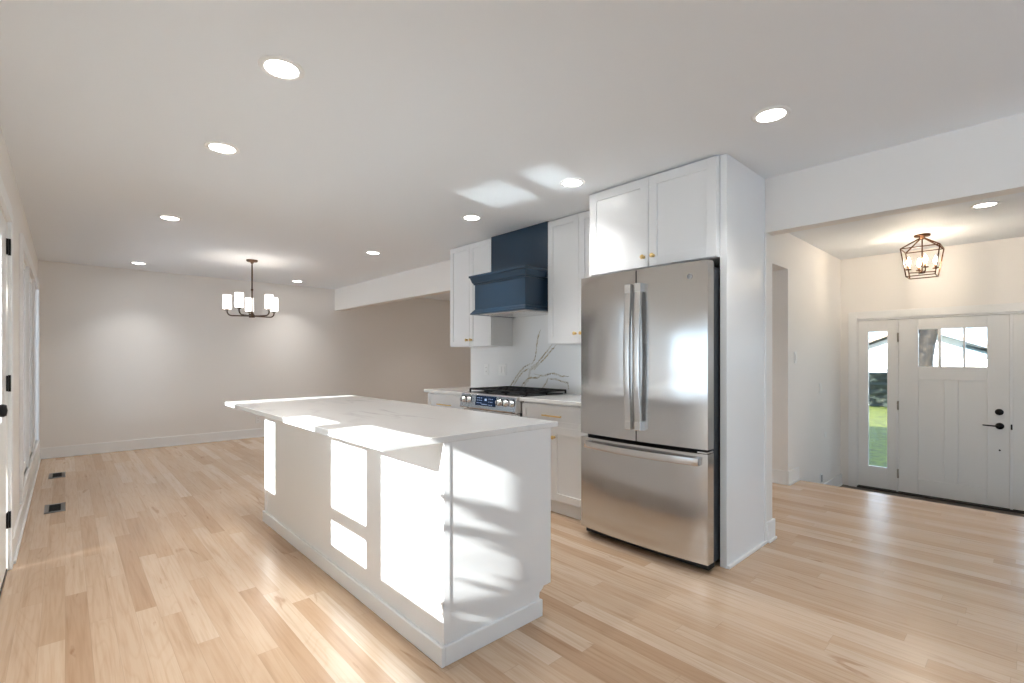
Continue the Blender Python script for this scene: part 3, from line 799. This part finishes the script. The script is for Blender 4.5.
# ------------------------------------------------------------------ ceiling downlights
def downlight(x, y, z, label, group):
    t = thing('ceiling_light', label, 'ceiling light', (x, y, z), group)
    bm = new(); lathe(bm, [(.064,-.004),(.068,-.007),(.082,-.005),(.088,-.001),(.088,.0),(.064,.0)], (x, y, z), 'z', 40, closed=True)
    obj('trim_ring', bm, M['lighttrim'], t)
    bm = new(); lathe(bm, [(0,-.0035),(.0645,-.0035),(.0645,-.0005),(0,-.0005)], (x, y, z), 'z', 40); obj('lens', bm, M['lens'], t)
    ld = bpy.data.lights.new('downlight_lamp', 'AREA'); ld.shape = 'DISK'; ld.size = .13; ld.energy = LAMP_W; ld.color = (1.0, .98, .95); ld.spread = R(98)
    lo = bpy.data.objects.new('lamp', ld); COL.objects.link(lo); lo.parent = t; lo.location = (0, 0, -.012)
    return t
grp = 'recessed ceiling downlights'
spots = [(.66, 2.12, 'large recessed downlight nearest the viewer over the island walkway'),
         (.66, 3.15, 'second recessed downlight of the left row, above the island'),
         (.66, 5.02, 'third recessed downlight of the left row, beyond the island'),
         (.68, 7.67, 'farthest recessed downlight of the left row near the far wall'),
         (2.56, .88, 'recessed downlight near the header at the hall, right of the fridge cabinet'),
         (2.55, 2.145, 'recessed downlight directly in front of the fridge cabinet'),
         (2.55, 3.26, 'recessed downlight in front of the navy range hood'),
         (2.57, 5.10, 'recessed downlight beside the long left header'),
         (2.65, 7.78, 'recessed downlight just right of the chandelier by the far wall')]
d0 = None
for i, (x, y, lb) in enumerate(spots):
    if d0 is None: d0 = downlight(x, y, CE, lb, grp); continue
    c = copy_tree(d0); c.location = (x, y, CE); c['label'] = lb
c = copy_tree(d0); c.location = (5.395, .262, CE+.025); c['label'] = 'recessed downlight in the hall ceiling beside the lantern'
for (x, y, lb) in ((5.0, 5.4, 'added hidden downlight beyond the left header on the viewer side'), (5.0, 7.2, 'added hidden downlight beyond the left header by the far wall'), (4.6, 2.7, 'added hidden downlight in the side passage ceiling')):  # extra downlights added to brighten the dining end and side passage
    c = copy_tree(d0); c.location = (x, y, CE); c['label'] = lb
c = copy_tree(d0); c.location = (.66, -1.2, CE); c['label'] = 'recessed downlight behind the viewer on the left'
c = copy_tree(d0); c.location = (2.55, -1.2, CE); c['label'] = 'recessed downlight behind the viewer on the right'

# ------------------------------------------------------------------ chandelier
cx, cy = 1.68, 6.50
ch = thing('chandelier', 'five-light bronze chandelier with white glass shades over the dining area', 'chandelier', (cx, cy, CE))
bm = new(); lathe(bm, [(0,CE),(.064,CE),(.064,CE-.012),(.056,CE-.022),(.02,CE-.028),(.012,CE-.045),(0,CE-.045)], (cx, cy, 0), 'z', 32); obj('canopy', bm, M['bronze'], ch)
bm = new(); tube(bm, [(cx, cy, CE-.04), (cx, cy, 1.77)], .0085, 12)
lathe(bm, [(.0085,2.06),(.013,2.065),(.013,2.085),(.0085,2.09)], (cx, cy, 0), 'z', 16)
obj('stem', bm, M['bronze'], ch)
bm = new(); lathe(bm, [(0,1.735),(.030,1.737),(.034,1.745),(.034,1.768),(.022,1.776),(.012,1.80),(0,1.80)], (cx, cy, 0), 'z', 24); obj('hub', bm, M['bronze'], ch)
camR = Vector((math.cos(R(42.8)), -math.sin(R(42.8)), 0)); camF = Vector((math.sin(R(42.8)), math.cos(R(42.8)), 0))
for k in range(5):
    a = R(10+72*k); dx, dy = math.cos(a), math.sin(a); r = .27
    bm = new(); pts = [(cx+dx*.02, cy+dy*.02, 1.755), (cx+dx*(r-.05), cy+dy*(r-.05), 1.755)]
    for q in range(1, 7):
        b = q/6*PI/2; rr = r-.05+.05*math.sin(b); pts.append((cx+dx*rr, cy+dy*rr, 1.755+.05*(1-math.cos(b))))
    pts.append((cx+dx*r, cy+dy*r, 1.825)); tube(bm, pts, .0078, 10)
    lathe(bm, [(0,1.818),(.020,1.818),(.024,1.826),(.024,1.832),(0,1.832)], (cx+dx*r, cy+dy*r, 0), 'z', 20)
    arm = obj('arm', bm, M['bronze'], ch)
    bm = new(); lathe(bm, [(.044,1.834),(.047,1.838),(.0475,2.003),(.0455,2.003),(.045,1.842),(.018,1.838),(.018,1.834)], (cx+dx*r, cy+dy*r, 0), 'z', 32, closed=True)
    sh = obj('shade', bm, M['shade'], arm)
    ld = bpy.data.lights.new('chandelier_bulb', 'POINT'); ld.energy = .8; ld.color = (1, .9, .78); ld.shadow_soft_size = .03
    lo = bpy.data.objects.new('lamp', ld); COL.objects.link(lo); lo.parent = arm; lo.location = Vector((dx*r, dy*r, 1.94-CE))

# ------------------------------------------------------------------ entry lantern
lx, ly, lz = 6.25, .75, CE+.025
ln = thing('lantern_light', 'open bronze cage lantern with candle bulbs on the entry ceiling', 'ceiling light', (lx, ly, lz))
bm = new(); lathe(bm, [(0,lz),(.066,lz),(.066,lz-.014),(.060,lz-.020),(.022,lz-.022),(.022,lz-.045),(0,lz-.045)], (lx, ly, 0), 'z', 32); obj('canopy', bm, M['lantern'], ln)
ang = [R(45+90*k) for k in range(4)]
za, zu, zl = lz-.035, 2.325, 2.05
U = [Vector((lx+.21*math.cos(a), ly+.21*math.sin(a), zu)) for a in ang]
Lw = [Vector((lx+.155*math.cos(a), ly+.155*math.sin(a), zl)) for a in ang]
Ap = [Vector((lx+.022*math.cos(a), ly+.022*math.sin(a), za)) for a in ang]
bm = new()
for i in range(4):
    bar(bm, Ap[i], U[i], .010); bar(bm, U[i], Lw[i], .010); bar(bm, U[i], U[(i+1)%4], .009); bar(bm, Lw[i], Lw[(i+1)%4], .009)
obj('cage', bm, M['lantern'], ln, bevel=.001)
bm = new(); tube(bm, [(lx, ly, za), (lx, ly, 2.09)], .006, 10); lathe(bm, [(0,2.078),(.022,2.082),(.028,2.092),(.022,2.102),(0,2.106)], (lx, ly, 0), 'z', 20); obj('stem', bm, M['lantern'], ln)
for k in range(4):
    a = R(20+90*k); dx, dy = math.cos(a), math.sin(a); r = .105
    bm = new(); tube(bm, [(lx+dx*.01, ly+dy*.01, 2.092), (lx+dx*r, ly+dy*r, 2.092), (lx+dx*r, ly+dy*r, 2.12)], .0055, 8)
    lathe(bm, [(0,2.12),(.024,2.122),(.027,2.13),(.010,2.131),(.010,2.165),(0,2.165)], (lx+dx*r, ly+dy*r, 0), 'z', 18)
    arm = obj('candle_arm', bm, M['lantern'], ln)
    bm = new(); lathe(bm, [(.004,2.166),(.013,2.180),(.0165,2.195),(.014,2.212),(.007,2.232),(.001,2.248)], (lx+dx*r, ly+dy*r, 0), 'z', 16); obj('bulb', bm, M['bulb'], arm)

# ------------------------------------------------------------------ front door, sidelights, casing
fd = sempty('door_2', (XD, .61, EZ), 'white craftsman front door with three glass lites and black lever')
xa, xb = XD+.012, XD+.056
Y0, Y1, Z0, Z1 = .163, 1.063, -.305, 1.690
bm = new()
gy0, gy1, gz0, gz1 = .329, .886, 1.145, 1.565
P1, P2 = (.666, .886), (.326, .552); pz0, pz1 = -.13, 1.0
for b in ((Y0, gy0, Z0, Z1), (gy1, Y1, Z0, Z1), (gy0, gy1, gz1, Z1), (gy0, gy1, pz1, gz0), (gy0, gy1, Z0, pz0), (P2[1], P1[0], pz0, pz1)):
    box(bm, xa, xb, *b)
box(bm, xa+.010, xb-.010, gy0-.001, gy1+.001, pz0-.001, pz1+.001)
obj('door_slab', bm, M['door'], fd, bevel=.003)
bm = new(); box(bm, xa+.004, xb-.004, .692, .718, gz0, gz1); box(bm, xa+.004, xb-.004, .497, .514, gz0, gz1)
obj('muntin', bm, M['door'], fd, bevel=.002)
bm = new(); box(bm, xa+.02, xa+.026, gy0, gy1, gz0, gz1); obj('glass_pane', bm, M['glass'], fd)
bm = new(); lathe(bm, [(0,0),(.033,0),(.033,-.008),(.026,-.014),(.020,-.016),(.020,-.026),(0,-.026)], (xa, .238, .680), 'x', 24); obj('deadbolt', bm, M['black'], fd)
bm = new(); lathe(bm, [(0,0),(.034,0),(.034,-.008),(.028,-.014),(.012,-.016),(.012,-.045),(0,-.045)], (xa, .235, .535), 'x', 24)
tube(bm, [(xa-.042, .235, .535), (xa-.046, .26, .536), (xa-.044, .34, .538), (xa-.040, .36, .538)], [.009, .008, .006, .005], 10); obj('lever_handle', bm, M['black'], fd)
bm = new(); lathe(bm, [(0,0),(.008,0),(.008,-.003),(0,-.003)], (xa, .235, .284), 'x', 14); obj('bore_hole', bm, M['black'], fd)
for z in (1.48, .69, -.10):
    bm = new(); box(bm, xa-.006, xa+.004, 1.058, 1.078, z-.05, z+.05); tube(bm, [(xa-.006, 1.066, z-.052), (xa-.006, 1.066, z+.052)], .007, 10); obj('hinge', bm, M['hinge'], fd)
def sidelight(name, y0, y1, g0, g1, label):
    w = sempty(name, (XD, (y0+y1)/2, EZ), label)
    bm = new(); z0, z1, gz0_, gz1_ = -.305, 1.69, -.055, 1.555
    for b in ((y0, g0, z0, z1), (g1, y1, z0, z1), (g0, g1, z0, gz0_), (g0, g1, gz1_, z1)): box(bm, xa, xb, *b)
    obj('sash', bm, M['door'], w, bevel=.003)
    bm = new(); box(bm, xa+.02, xa+.026, g0, g1, gz0_, gz1_); obj('glass_pane', bm, M['glass'], w)
sidelight('window_6', 1.083, 1.450, 1.168, 1.351, 'narrow sidelight with tall clear pane left of the front door')
sidelight('window_7', -.225, .140, -.13, .045, 'narrow sidelight right of the front door')
bm = new()
box(bm, XD-.004, XD+.10, 1.450, 1.462, -.31, 1.715); box(bm, XD-.004, XD+.10, -.28, -.225, -.31, 1.715); box(bm, XD-.004, XD+.10, -.225, 1.450, 1.692, 1.715)
box(bm, XD+.006, XD+.10, 1.0635, 1.0825, -.31, 1.692); box(bm, XD+.006, XD+.10, .1385, .1625, -.31, 1.692)
struct('trim_2', bm, M['trim'], 'white jambs of the front door unit', bevel=.002)
bm = new()
box(bm, XD-.020, XD, 1.458, 1.545, EZ, 1.80); box(bm, XD-.020, XD, -.37, -.272, EZ, 1.80); box(bm, XD-.020, XD, -.272, 1.458, 1.712, 1.80)
struct('trim_3', bm, M['trim'], 'white casing around the front door unit', bevel=.003)
bm = new(); box(bm, XD-.02, XD+.16, -.272, 1.458, EZ, -.312)
struct('trim_4', bm, M['threshold'], 'dark threshold under the front door', bevel=.003)
bm = new(); box(bm, XD+.02, XD+.07, -.272, 1.458, -.312, -.304)
struct('trim_5', bm, M['gap'], 'black sweep under the front door')
# jamb and latch plate
bm = new(); box(bm, XD+.002, XD+.0055, .143, .156, .505, .560); obj('strike_plate', bm, M['black'], fd)

# ------------------------------------------------------------------ floor vents
def vent(x0, x1, y0, y1, label):
    t = thing('floor_vent', label, 'floor vent', ((x0+x1)/2, (y0+y1)/2, 0), 'floor registers by the left wall')
    bm = new(); f = .028
    box(bm, x0, x1, y0, y0+f, 0, .006); box(bm, x0, x1, y1-f, y1, 0, .006); box(bm, x0, x0+f, y0+f, y1-f, 0, .006); box(bm, x1-f, x1, y0+f, y1-f, 0, .006)
    obj('frame', bm, M['vent'], t, bevel=.002)
    bm = new(); box(bm, x0+f, x1-f, y0+f, y1-f, .0004, .0014); obj('duct', bm, M['gap'], t)
    n = 9
    bm = new()
    for k in range(n):
        y = y0+f+(y1-y0-2*f)*(k+.5)/n; box(bm, x0+f, x1-f, y-.0035, y+.0035, .0014, .0045)
    obj('louvres', bm, M['gap'], t)
vent(-.125, .002, 5.33, 5.63, 'pewter floor vent nearer the viewer by the left wall')
vent(-.125, .002, 6.85, 7.15, 'pewter floor vent farther away, nearest the far wall')

# ------------------------------------------------------------------ outside
bm = new()
prism(bm, [(XD+.3, -.6), (60, -.6), (60, -.5), (XD+.3, -.5)], 'y', -30, 40)
struct('ground_front', bm, M['lawn'], 'front lawn seen through the door glass')
bm = new(); box(bm, XD+.18, XD+1.6, -1.6, 2.6, -.6, -.40); struct('floor_porch', bm, M['patio'], 'front porch slab outside the door')
bm = new(); box(bm, -30, XL-.16, -3.3, 30, -.2, -.1); box(bm, -30, -2, -25, -3.3, -.2, -.1); struct('ground_side', bm, M['patio'], 'unseen paved yard beyond the left wall, pale to bounce daylight')  # unseen paving kept pale to bounce daylight indoors
M['terrace'] = noisy('pale_terrace_stone', (.56, .58, .60), (.66, .67, .69), 3, bump=.05)
bm = new(); box(bm, -2, XD+.2, -30, YB-.16, -.2, -.1); struct('ground_rear', bm, M['terrace'], 'unseen paved yard behind the viewer, pale to bounce daylight')  # pale unseen paving that throws daylight up to the ceiling
# gable roof of this house
bm = new()
prism(bm, [(XL-.30, 2.60), (4.0, 4.05), (8.0, 2.70), (8.0, 2.85), (4.0, 4.20), (XL-.30, 2.75)], 'y', YB-.4, YF+.4)
struct('roof', bm, M['roof'], 'gable roof above the rooms')
for nm, y in (('wall_gable_far', YF+.05), ('wall_gable_rear', YB-.15)):
    bm = new(); prism(bm, [(XL-.15, 2.56), (XD+.2, 2.56), (XD+.2, 2.95), (4.0, 4.04), (XL-.15, 2.62)], 'y', y, y+.1); struct(nm, bm, M['siding'], 'gable end under the roof')

def leafy(name, c, rad, n, size, m, parent=None, squash=(1,1,1), seed=1):
    rnd = random.Random(seed); bm = new()
    for i in range(n):
        v = Vector((rnd.gauss(0,1), rnd.gauss(0,1), rnd.gauss(0,1))).normalized() * (rnd.random()**.4)
        p = Vector((c[0]+v.x*rad*squash[0], c[1]+v.y*rad*squash[1], c[2]+v.z*rad*squash[2]))
        q = Matrix.Rotation(rnd.uniform(0, 2*PI), 3, 'Z') @ Matrix.Rotation(rnd.uniform(0, PI), 3, 'X')
        s = size*rnd.uniform(.6, 1.3)
        pts = [q @ Vector(w) + p for w in ((-s,0,0), (-s*.3,s*.45,s*.08), (s*.5,s*.38,0), (s,0,s*.12), (s*.5,-s*.38,0), (-s*.3,-s*.45,s*.08))]
        f = bm.faces.new([bm.verts.new(w) for w in pts])
    return obj(name, bm, m, parent)
def tree(label, x, y, z, h, r, crown, lean=0.0, seed=1, n=1500, size=.16):
    t = thing('tree', label, 'tree', (x, y, z))
    bm = new(); pts = []; rr = []
    for i in range(9):
        f = i/8; pts.append((x+.1*math.sin(f*3+seed), y+lean*f+.06*math.sin(f*5), z+h*f)); rr.append(r*(1.25-.5*f) if i else r*1.6)
    tube(bm, pts, rr, 14)
    top = Vector(pts[5])
    for s in (-1, 1): tube(bm, [top, top+Vector((.1, s*.5, .6)), top+Vector((.2, s*1.1, 1.3))], [r*.6, r*.4, r*.2], 10)
    obj('trunk', bm, M['bark'], t)
    leafy('crown', (x, y+lean, z+h+crown*.5), crown, n, size, M['leaf'], t, (1, 1, .7), seed)
    return t
tree('dark-barked tree in the front lawn seen through the left door lite', 14.0, 1.72, -.5, 3.6, .16, 2.0, -.25, 3, n=1100)
hb = thing('hedge', 'dark clipped hedge across the street beyond the front lawn', 'hedge', (22, 6, -.5))
bm = new(); box(bm, 21.6, 22.6, 2.2, 10, -.5, .69); bmesh.ops.subdivide_edges(bm, edges=bm.edges, cuts=10, use_grid_fill=True)
for v in bm.verts: v.co += Vector((random.uniform(-1,1), random.uniform(-1,1), random.uniform(-1,1)))*.04
obj('foliage', bm, M['hedge'], hb)
hs = thing('neighbour_house', 'white gabled house across the street behind the hedge', 'house', (26, 3, -.5))
bm = new(); prism(bm, [(-3, -.5), (9.2, -.5), (9.2, -.12), (3.04, 2.38), (-3, -.12)], 'x', 24, 32); obj('walls', bm, M['siding'], hs)
bm = new(); prism(bm, [(-3.3, -.13), (3.04, 2.46), (9.5, -.13), (9.5, -.03), (3.04, 2.62), (-3.3, -.03)], 'x', 23.5, 32.3); obj('roof', bm, M['roof'], hs)
bm = new(); prism(bm, [(-3.3, -.16), (3.04, 2.43), (9.5, -.16), (9.5, -.10), (3.04, 2.50), (-3.3, -.10)], 'x', 23.44, 23.5); obj('fascia', bm, M['fascia'], hs)
bm = new(); prism(bm, [(-.4, 1.22), (1.75, 1.26), (1.75, 1.72), (1.62, 1.74), (-.4, .92)], 'x', 23.93, 23.99); obj('gable_siding', bm, M['bluesiding'], hs)
bm = new(); box(bm, 23.93, 23.99, 1.42, 1.68, .94, 1.22); wf = obj('window', bm, M['siding'], hs)
bm = new(); box(bm, 23.90, 23.94, 1.46, 1.64, .97, 1.19); obj('pane', bm, M['fascia'], wf)
# unseen trees added to block sun, and the shrub dappling the island end
tree('bushy tree added to block sun outside the tall dining windows', -8.0, 5.6, -.1, 3.6, .16, 2.7, 0, 7, n=9000, size=.2)
tree('leafy tree added to block sun outside the picture window behind the viewer', -8.0, -2.75, -.1, 3.6, .16, 2.9, 0, 9, n=13000, size=.2)
sb = thing('shrub', 'leafy shrub growing outside the kitchen window', 'shrub', (-1.0, 1.1, -.1))
bm = new(); tube(bm, [(-1.0, 1.1, -.1), (-1.0, 1.12, .9), (-1.0, 1.15, 1.5)], [.02, .014, .006], 8); obj('stem', bm, M['bark'], sb)
leafy('leaves', (-1.0, 1.13, 1.10), .33, 520, .06, M['leaf'], sb, (.7, .62, 1.0), 11)
for zb, sd in ((1.565, 12), (1.665, 13)):
    leafy('branch_leaves', (-1.0, 1.20, zb), .10, 60, .035, M['leaf'], sb, (1.0, 1.25, .30), sd)

# lamp beam standing in for mirrored sun, on an added unseen table
pt = thing('added_patio_table', 'added unseen glass-topped patio table under the lamp beam', 'table', (-1.45, 2.05, -.1))
bm = new(); box(bm, -1.75, -1.15, 1.5, 2.6, .555, .565); obj('tabletop', bm, M['glass'], pt, bevel=.002)
for x in (-1.70, -1.20):
    for y in (1.56, 2.54):
        bm = new(); box(bm, x-.015, x+.015, y-.015, y+.015, -.1, .555); obj('leg', bm, M['black'], pt)
ld = bpy.data.lights.new('added_bounce_lamp', 'AREA'); ld.shape = 'RECTANGLE'; ld.size = 1.05; ld.size_y = .19; ld.spread = R(1.6); ld.energy = .33; ld.color = (.9, .96, 1.0)  # added lamp, tilted along the mirrored sun direction to light the ceiling patches
lo = bpy.data.objects.new('added_bounce_lamp', ld); COL.objects.link(lo); lo.location = (-1.38, 2.05, .683)
up = Vector((SUN_DIR.x, SUN_DIR.y, -SUN_DIR.z)); lo.rotation_euler = up.to_track_quat('-Z', 'Y').to_euler(); lo.parent = pt; lo.location -= pt.location
